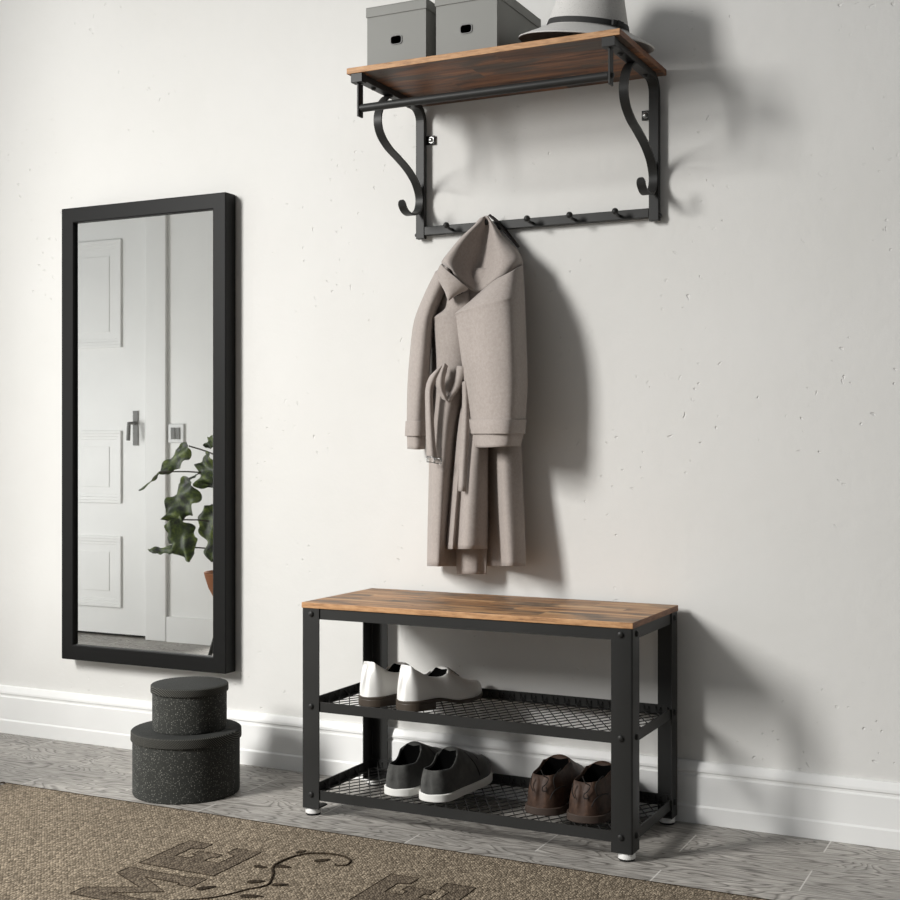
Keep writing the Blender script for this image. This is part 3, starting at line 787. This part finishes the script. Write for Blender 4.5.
# left front panel, falling to the hem
sheet('front_panel', [
    [(447, 300, -.094), (451, 298.5, -.100), (457, 296, -.102), (463, 293, -.098), (468, 291, -.09), (469, 291, -.07)],
    [(444.5, 309, -.094), (448, 308, -.104), (455, 306.5, -.107), (463, 305.5, -.103), (470, 305, -.092), (472, 305, -.07)],
    [(434, 317, -.094), (438, 316, -.106), (450, 315, -.112), (463, 316, -.106), (474, 317, -.09), (476, 317, -.07)],
    [(434, 321, -.094), (439, 320.5, -.107), (451, 321, -.113), (464, 321, -.106), (476, 322, -.088), (478, 322, -.07)],
    [(435.5, 342, -.093), (441, 342, -.107), (452, 342, -.113), (464, 342, -.105), (477, 342, -.085), (480, 342, -.06)],
    [(436.5, 366, -.088), (443, 366, -.103), (453, 366, -.107), (463, 366, -.098), (474, 366, -.075), (480, 366, -.055)],
    [(436, 395, -.085), (442, 395, -.102), (450, 395, -.106), (459, 395, -.088), (466, 395, -.06), (472, 395, -.045)],
    [(433, 430, -.083), (438, 430, -.103), (446, 430, -.108), (455, 430, -.078), (460, 430, -.052), (466, 430, -.04)],
    [(430.5, 475, -.082), (435, 475, -.106), (443, 475, -.112), (452, 475, -.076), (457, 475, -.048), (462, 475, -.038)],
    [(429.5, 520, -.082), (433, 520, -.108), (441, 520, -.115), (449, 520, -.076), (455, 520, -.046), (460, 520, -.036)],
    [(428.5, 565, -.082), (432, 566, -.110), (439, 566.5, -.118), (446, 566, -.078), (453, 566, -.046), (458, 566, -.036)]], coat)
sheet('collar_gap_shade', [  # dark sheet added behind the collar, its colour standing in for shade
    [(442, 262, -.066), (452, 264, -.070), (464, 276, -.066), (477, 290, -.066)],
    [(442, 276, -.070), (453, 280, -.076), (466, 287, -.074), (478, 297, -.072)],
    [(446, 292, -.078), (455, 294, -.084), (466, 298, -.080), (479, 306, -.076)],
    [(449, 308, -.080), (457, 309, -.084), (467, 310, -.080), (480, 312, -.076)]], coat, mat='loop_and_gap_shade', solid=.002)
# big sleeve and lapel side
sl = sheet('sleeve', [
    [(480, 292, -.098), (487, 286, -.114), (496, 279, -.124), (508, 273, -.122), (516, 268.5, -.102), (523, 264.5, -.05), (512, 268, -.03), (492, 282, -.04), (481, 292, -.088)],
    [(470, 301, -.108), (478, 296, -.124), (490, 290, -.140), (506, 284, -.140), (517, 279, -.112), (523.8, 276, -.058), (512, 280, -.03), (488, 294, -.045), (471.5, 301.5, -.098)],
    [(457, 312, -.120), (468, 308, -.138), (484, 303, -.160), (505, 298, -.160), (518, 294, -.122), (524.6, 292, -.062), (512, 296, -.03), (482, 306, -.05), (458.5, 313, -.108)],
    [(457.4, 316, -.120), (468, 313, -.139), (484, 309, -.162), (505, 304, -.162), (518.3, 301, -.124), (524.9, 299, -.063), (512, 302, -.03), (482, 310, -.05), (459, 316.5, -.108)],
    [(459.5, 335, -.118), (472, 333, -.144), (488, 331, -.168), (509, 330, -.167), (520, 330, -.126), (526, 330, -.065), (512, 330, -.03), (482, 334, -.05), (461, 335, -.106)],
    [(465, 378, -.116), (476, 378, -.146), (491, 377, -.17), (511, 377, -.168), (521.5, 377, -.126), (527.5, 377, -.068), (514, 377, -.035), (486, 378, -.05), (466.5, 378, -.104)],
    [(469, 405, -.116), (479, 405, -.146), (493, 405, -.168), (511, 405, -.166), (521, 405, -.124), (526.5, 405, -.072), (514, 405, -.04), (488, 405, -.055), (470.5, 405, -.104)],
    [(471.5, 428, -.114), (481, 428, -.144), (494, 428, -.166), (510, 428, -.164), (519.5, 428, -.122), (524.5, 428, -.078), (513, 428, -.045), (489, 428, -.058), (473, 428, -.102)],
    [(474.5, 447, -.112), (483, 447.5, -.142), (495, 447, -.164), (508, 446.5, -.16), (516.5, 446.5, -.122), (520.5, 446.5, -.082), (511, 446, -.05), (491, 446, -.06), (476, 447, -.1)]], coat, close=True)
def cuff(pyt, pyb, xt, xb, ys, parent, name='cuff_strap'):
    o_ = sheet(name, [row(pyt, xt, ys), row((pyt * 2 + pyb) / 3, [a + (b - a) / 3 for a, b in zip(xt, xb)], [y - .001 for y in ys]), row((pyt + pyb * 2) / 3, [a + (b - a) * 2 / 3 for a, b in zip(xt, xb)], [y - .001 for y in ys]), row(pyb, xb, ys)], parent, close=True, solid=.003)
    return o_
cuff(419.5, 433.8, [468.6, 480, 494, 510, 522, 526.3, 514, 486], [471.0, 481, 494.5, 509.5, 521, 525, 513.5, 487.5], [-.112, -.150, -.173, -.169, -.122, -.076, -.036, -.054], sl)
sl2 = sheet('sleeve', [
    [(441, 268, -.075), (447, 266, -.085), (452, 268, -.07), (448, 272, -.03), (438, 274, -.03), (435, 272, -.05)],
    [(429, 288, -.09), (438, 285, -.105), (446, 288, -.08), (442, 290, -.03), (432, 292, -.02), (426, 291, -.05)],
    [(417, 318, -.095), (426, 316, -.115), (434.5, 318, -.085), (432, 320, -.03), (421, 320, -.02), (414.5, 320, -.05)],
    [(412.5, 350, -.095), (422, 350, -.115), (431, 350, -.085), (428, 350, -.03), (418, 350, -.02), (410.5, 350, -.05)],
    [(409.5, 385, -.095), (419, 385, -.115), (428.5, 385, -.085), (426, 385, -.03), (415, 385, -.02), (407.8, 385, -.05)],
    [(408.5, 420, -.093), (416.5, 420, -.112), (426, 420, -.085), (423, 420, -.035), (413, 420, -.025), (407, 420, -.05)],
    [(409, 449, -.09), (416.5, 449.5, -.108), (425, 449, -.083), (422, 448, -.038), (413, 448, -.028), (407.5, 449, -.05)]], coat, close=True)
cuff(421, 436, [407.8, 416.5, 426.6, 423.5, 413, 405.8], [407.2, 416.5, 426.2, 423.5, 412.5, 405], [-.097, -.117, -.088, -.032, -.021, -.05], sl2)
# yoke pulled up to the peg, valley in the middle
yoke = sheet('yoke', [
    [(478.5, 219.5, -.030), (480, 218, -.056), (482.5, 217, -.062), (485, 216.5, -.056), (487.5, 216.8, -.060), (489, 217.5, -.052), (490, 219, -.030)],
    [(473, 226, -.035), (475.5, 224.5, -.074), (481.5, 224, -.066), (487.5, 224, -.046), (491, 224, -.064), (494, 224.5, -.056), (495.5, 225.5, -.033)],
    [(461, 237, -.04), (465, 235, -.092), (475, 236, -.07), (485, 238, -.044), (495, 238, -.076), (502, 238, -.066), (505.5, 238.5, -.035)],
    [(450, 250, -.045), (454, 248, -.110), (468, 251, -.080), (482.5, 254, -.046), (499, 252, -.092), (512, 250, -.078), (517.5, 249.5, -.035)],
    [(441.5, 261.5, -.05), (446.5, 261, -.125), (463, 268, -.092), (479, 271, -.054), (500, 266, -.104), (517, 260, -.088), (522.5, 260, -.04)],
    [(443, 265, -.055), (452, 270.5, -.126), (465, 283, -.106), (478.5, 291, -.088), (495, 279, -.110), (510, 273, -.096), (523, 265, -.045)]], coat)
sheet('collar', [
    [(440.5, 264, -.126), (446, 269.5, -.136), (455, 277, -.138), (462, 283, -.132), (467.5, 288, -.12), (468.5, 289, -.110)],
    [(438.5, 268, -.122), (444, 274, -.136), (453, 281, -.138), (460, 286, -.132), (466, 289, -.119), (467.2, 290, -.110)],
    [(436.5, 275, -.112), (443, 283, -.128), (450, 288, -.134), (457, 291, -.128), (463.5, 291, -.117), (465, 291.6, -.108)],
    [(440.5, 284, -.106), (444.5, 291, -.122), (448.2, 299.5, -.128), (453, 296.6, -.125), (459, 293.5, -.115), (461, 293, -.106)],
    [(441, 285, -.100), (445, 292, -.114), (448.6, 300.2, -.120), (453.2, 297.3, -.117), (459.3, 294.2, -.108), (461.3, 293.6, -.1)]], coat, solid=.004)
sheet('hanging_loop', [
    [(488, 215.6, -.028), (490, 214.8, -.034), (493, 216, -.028)],
    [(494, 221, -.022), (496, 220, -.03), (499, 221, -.022)],
    [(505, 233.5, -.018), (507, 233, -.028), (510, 233.5, -.018)],
    [(516.5, 247, -.018), (518, 247, -.028), (520, 246.5, -.018)]], coat, mat='loop_and_gap_shade', solid=.003)
# belt: knot, bow loop and two tails
belt = sheet('belt', [
    [(440.5, 366, -.126), (443.5, 363.5, -.132), (447, 365, -.124)],
    [(434.5, 371, -.136), (438, 370, -.142), (442, 372, -.132)],
    [(428.5, 378, -.134), (432.5, 379, -.142), (437, 380.5, -.132)],
    [(425.3, 390, -.13), (429.5, 390.5, -.14), (433.3, 391, -.13)],
    [(425.3, 410, -.126), (429.5, 411, -.137), (433.6, 412, -.127)],
    [(425.8, 435, -.124), (430.5, 436, -.134), (435, 437, -.124)],
    [(426.4, 457, -.122), (431.5, 457.5, -.132), (437, 458.5, -.122)]], coat, solid=.003)
sheet('bow_loop', [
    [(441, 366, -.126), (444.5, 363, -.136), (448, 366, -.126)],
    [(436.5, 376, -.134), (441, 375, -.145), (445, 380, -.134)],
    [(435.5, 385, -.132), (440, 386, -.143), (445, 389, -.132)],
    [(439, 393, -.128), (443, 394.5, -.138), (446.5, 396, -.128)],
    [(443, 399.5, -.122), (447, 401, -.13), (449.5, 401.5, -.122)],
    [(449, 396, -.116), (450.5, 396, -.12), (452, 397, -.114)],
    [(455, 384, -.112), (457, 386, -.116), (459, 388, -.112)],
    [(458, 366, -.11), (462, 366, -.114), (466, 367, -.11)]], belt, solid=.003)
sheet('belt_tail', [
    [(462, 382, -.112), (465, 381, -.118), (469, 383, -.112)],
    [(462, 410, -.116), (465.5, 410, -.124), (469.5, 411, -.116)],
    [(460, 445, -.122), (464, 445.5, -.13), (468.5, 446, -.122)],
    [(458, 491, -.128), (461.5, 491.5, -.135), (466, 491.5, -.128)]], belt, solid=.003)
bm = B()
for a, b, c_, d in (((426.8, 456.5), (435, 457.5), (435, 462.5), (427, 461.8)), ((434, 458), (442, 459), (441, 464), (434, 463))):
    loop = [W(*a, -.133), W(*b, -.133), W(*c_, -.131), W(*d, -.131), W(*a, -.133)]
    tube(bm, loop, .0012, 6)
part('belt_ring', bm, 'screw_steel', belt, smooth=True)

# ------------------------------------------------------------------ rug
rug = empty('rug', (-.1, -1.15, 0), 'brown flat-woven rug with dark lettering and vine on the grey floor', 'rug')
bm = B(); fs = box(bm, -1.095, .86, -1.95, -.425, .0005, .008)
part('woven_field', bm, 'rug_weave', rug, bevel=.002)
bm = B(); fs = box(bm, -1.098, .862, -.4262, -.4225, .0006, .0086); part('bound_edge', bm, 'rug_dark', rug, bevel=.0015)
bm = B()
for i in range(100):
    y = -.428 - i * 1.52 / 100
    for s in range(2):
        a = random.uniform(-.012, .012); ln = random.uniform(.03, .045)
        tube(bm, catmull([(-1.094, y, .006), (-1.094 - ln * .4, y + a * .4 + s * .003, .008), (-1.094 - ln, y + a + s * .004, .0025)], 3), .0016, 5)
o = part('fringe', bm, 'rug_dark', rug, smooth=True); o['kind'] = 'stuff'
ZT = .0082
def letter(name, outer, w=.0022):
    bm = B(); prism(bm, outer, ZT - .0004, ZT + .0003, 0)
    o_ = part(name, bm, 'rug_letter', rug)
    bm = B()
    n_ = len(outer)
    for i in range(n_): tube(bm, [(*outer[i], ZT), (*outer[(i + 1) % n_], ZT)], w / 2, 6)
    part('letter_outline', bm, 'rug_dark', o_)
def E_at(x0, y0, w=.168, h=.15):
    # spine near the viewer, arms towards the wall
    X = lambda f: x0 + w * f
    Y = lambda f: y0 + h * f
    return [(X(0), Y(0)), (X(0), Y(1)), (X(.33), Y(1)), (X(.33), Y(.8)), (X(.2), Y(.74)), (X(.2), Y(.42)), (X(.4), Y(.42)), (X(.4), Y(.56)), (X(.34), Y(.56)), (X(.34), Y(.7)),
            (X(.66), Y(.7)), (X(.66), Y(.56)), (X(.6), Y(.56)), (X(.6), Y(.42)), (X(.8), Y(.42)), (X(.8), Y(.74)), (X(.67), Y(.8)), (X(.67), Y(1)), (X(1), Y(1)), (X(1), Y(0))]
letter('woven_letter', E_at(-.45, -.743)); letter('woven_letter', E_at(0, -.743))
# M: its feet towards +x, strokes stacked along y
mx0, my0, mw, mh = -.45, -.925, .168, .155
Mo = [(0, 0), (0, .22), (.52, .5), (0, .78), (0, 1), (.82, 1), (.82, 1.04), (1, 1.04), (1, .76), (.82, .76), (.82, .8), (.36, .8), (.84, .5), (.36, .2), (.82, .2), (.82, .24), (1, .24), (1, -.04), (.82, -.04), (.82, 0)]
letter('woven_letter', [(mx0 + mw * a, my0 + mh * b) for a, b in Mo])
bm = B()
def vine(pts, r):
    cp = catmull(pts, 8); n_ = len(cp)
    tube(bm, [(p[0], p[1], ZT) for p in cp], [r * (.5 + .5 * math.sin(PI * min(1, (i + 2) / n_))) + .0006 for i in range(n_)], 6)
vine([(-.30, -.90), (-.22, -.84), (-.185, -.775), (-.168, -.74), (-.19, -.69), (-.215, -.65), (-.215, -.6), (-.198, -.562), (-.165, -.545), (-.13, -.545), (-.105, -.56), (-.098, -.585), (-.112, -.597), (-.121, -.588)], .0022)
def leafpad(cx_, cy_, ang, L_, w_):
    poly = []
    for i in range(16):
        a = 2 * PI * i / 16; u = math.cos(a) * L_ / 2; v_ = math.sin(a) * w_ / 2 * (1 - .5 * math.cos(a))
        poly.append((cx_ + u * math.cos(ang) - v_ * math.sin(ang), cy_ + u * math.sin(ang) + v_ * math.cos(ang)))
    prism(bm, poly, ZT - .0006, ZT + .0014)
for args in ((-.234, -.664, 0, .03, .012), (-.198, -.645, .1, .035, .014), (-.152, -.583, .8, .032, .014), (-.195, -.735, .6, .032, .014), (-.148, -.73, .5, .03, .011), (-.215, -.556, 1.2, .024, .010), (-.255, -.80, .9, .035, .014), (-.16, -.80, .4, .04, .014)):
    leafpad(*args)
part('woven_vine', bm, 'rug_dark', rug, smooth=True, auto=40)

# ------------------------------------------------------------------ plant in the mirror
PX, PYY = -1.452, -1.06
stand = empty('plant_stand', (PX, PYY, 0), 'black tripod plant stand under the potted plant in the mirror', 'plant stand')
bm = B(); tube(bm, [(PX + .07 * math.cos(a * PI / 16), PYY + .07 * math.sin(a * PI / 16), .2155) for a in range(33)], .006, 8, cap=False)
lathe(bm, [(0, .216), (.068, .216), (.068, .222), (0, .222)], 32, (PX, PYY)); part('ring', bm, 'black_metal', stand, smooth=True, auto=40)
for a in (PI * .97, PI * .97 + 2 * PI / 3, PI * .97 + 4 * PI / 3):
    bm = B(); tube(bm, [(PX + .066 * math.cos(a), PYY + .066 * math.sin(a), .216), (PX + .135 * math.cos(a), PYY + .135 * math.sin(a), .008)], [.009, .007], 10)
    part('leg', bm, 'black_metal', stand, smooth=True, auto=40)
plant = empty('potted_plant', (PX, PYY, .2225), 'leafy green plant in a terracotta pot, reflected in the mirror', 'potted plant')
bm = B(); lathe(bm, [(0, .2225), (.058, .2225), (.072, .235), (.106, .30), (.117, .335), (.121, .352), (.113, .353), (.106, .33), (0, .33)], 40, (PX, PYY), [0] * 7 + [1]); part('pot', bm, ['terracotta', 'soil'], plant, smooth=True, auto=40)
GY = -.034                                          # face of the glass
def refl(px, py, Y):
    v_ = W(px, py, 2 * GY - Y); return Vector((v_.x, Y, v_.z))
def leaf(base, tip, wid_, nrm, seed, lobes=3.2):
    rr = random.Random(seed); bm = B(); d = tip - base; side = d.cross(Vector(nrm)).normalized(); up = side.cross(d).normalized()
    n_ = 17; cols = 7; g = []
    ph = rr.uniform(0, 6)
    for i in range(n_):
        t = i / (n_ - 1)
        env = (math.sin(PI * min(1, .08 + t * .92)) ** .55) * (1 - .35 * t)
        w_ = wid_ * .74 * env * (1 + .20 * math.sin(lobes * 2 * PI * t + ph) + .08 * math.sin(lobes * 5 * PI * t + ph))
        if i == n_ - 1: w_ = wid_ * .015
        c0 = base + d * t + up * (-.18 * wid_ * math.sin(PI * t))
        g.append([bm.verts.new(c0 + side * (w_ * q) + up * (wid_ * (.10 * math.sin(9 * t + 5 * q + ph) + .13 * (1 - abs(q)) - .10 * math.cos(14 * t + ph) * abs(q)))) for q in (-1, -.66, -.33, 0, .33, .66, 1)])
    for a, b in zip(g, g[1:]):
        for i in range(cols - 1): bm.faces.new((a[i], a[i + 1], b[i + 1], b[i]))
    return part('leaf', bm, 'leaf_green', plant, smooth=True, solid=.0012, sub=1)
bm = B(); tube(bm, catmull([(PX, PYY, .325), (PX + .01, PYY, .45), (PX - .01, PYY, .58), (PX, PYY, .7)], 5), [.009] * 16, 8); stem = part('stem', bm, 'stem_dark', plant, smooth=True)
# base pixel, tip pixel, width, facing, depth (seen in the mirror)
LV = [((189, 446), (159, 474), .058, (0, .9, .35), -1.05), ((160, 472), (139, 491), .026, (.2, .2, 1), -1.04), ((193, 484), (164, 520), .105, (0, .9, .3), -1.04), ((214, 458), (197, 487), .11, (0, .9, .4), -1.03),
      ((172, 520), (191, 562), .085, (0, .9, .25), -1.02), ((211, 505), (213, 562), .10, (0, .9, .3), -1.03), ((176, 548), (148, 550), .034, (.1, .6, .7), -1.05), ((214, 438), (204, 446), .04, (0, .9, .4), -1.06),
      ((203, 470), (186, 480), .03, (.1, .3, 1), -1.06)]
for i, (b_, t_, w_, nr, Y) in enumerate(LV):
    pb, pt = refl(*b_, Y), refl(*t_, Y)
    leaf(pb, pt, w_, nr, i)
    zb_ = max(.40, min(pb.z + .0, .72) - .03)
    bm = B(); tube(bm, catmull([(PX, PYY, zb_), (PX + (pb.x - PX) * .5, PYY + (Y - PYY) * .5, (zb_ + pb.z) / 2 + .015), tuple(pb)], 4), .0028, 6)
    part('leaf_stalk', bm, 'stem_dark', plant, smooth=True)
# the far side of the crown, outside the mirror's view
for i, (b_, t_, w_) in enumerate((((-1.42, -1.03, .70), (-1.30, -1.0, .66), .1), ((-1.40, -1.08, .60), (-1.27, -1.1, .52), .1), ((-1.44, -1.1, .76), (-1.38, -1.18, .80), .09), ((-1.46, -1.12, .56), (-1.42, -1.25, .50), .1), ((-1.43, -1.0, .5), (-1.34, -.95, .43), .09))):
    leaf(Vector(b_), Vector(t_), w_, (0, -.3, 1), 40 + i)
    bm = B(); tube(bm, catmull([(PX, PYY, b_[2] - .04), tuple((Vector((PX, PYY, b_[2])) + Vector(b_)) / 2), b_], 4), .0028, 6)
    part('leaf_stalk', bm, 'stem_dark', plant, smooth=True)

# ------------------------------------------------------------------ light
w = bpy.data.worlds.new('World'); scn.world = w; w.use_nodes = True
nt = w.node_tree; bg = nt.nodes['Background']
tc = nt.nodes.new('ShaderNodeTexCoord'); sp = nt.nodes.new('ShaderNodeSeparateXYZ'); nt.links.new(tc.outputs['Generated'], sp.inputs[0])
mr = nt.nodes.new('ShaderNodeMapRange'); mr.inputs['From Min'].default_value = -1; mr.inputs['From Max'].default_value = .35
mr.inputs['To Min'].default_value = .88; mr.inputs['To Max'].default_value = .07
nt.links.new(sp.outputs['X'], mr.inputs['Value']); nt.links.new(mr.outputs[0], bg.inputs['Strength'])
bg.inputs['Color'].default_value = (.95, .975, 1.0, 1)
def area(name, loc, target, size, power, col, spread=180):
    l = bpy.data.lights.new(name, 'AREA'); l.shape = 'RECTANGLE'; l.size, l.size_y = size; l.energy = power; l.color = col; l.spread = math.radians(spread)
    o = bpy.data.objects.new(name, l); COL.objects.link(o); o.location = loc
    o.rotation_euler = (Vector(target) - Vector(loc)).to_track_quat('-Z', 'Y').to_euler(); return o
area('window_daylight', (-2.1, -3.05, 2.2), (-.15, 0, -.55), (.6, 1.35), 64.5, (1.0, .987, .962), 104)
area('hall_fill', (-3.3, -.3, .75), (-1.9, -1.35, .25), (.5, 1.0), 18, (1.0, .995, .985))  # added fill lamp without a real source, brightens the wall seen in the mirror

# ------------------------------------------------------------------ camera
cd = bpy.data.cameras.new('Camera'); cam = bpy.data.objects.new('Camera', cd); COL.objects.link(cam)
cam.location = CAM; cam.rotation_euler = (PI / 2, 0, YAW)
cd.sensor_width = 36; cd.lens = 36 * FPX / 900; cd.shift_x = 0; cd.shift_y = -(450 - CY) / 900; cd.clip_start = .02
scn.camera = cam
scn.view_settings.view_transform = 'Standard'; scn.view_settings.look = 'None'
scn.view_settings.exposure = 0; scn.view_settings.gamma = 1; scn.view_settings.use_curve_mapping = False
scn.cycles.use_denoising = True
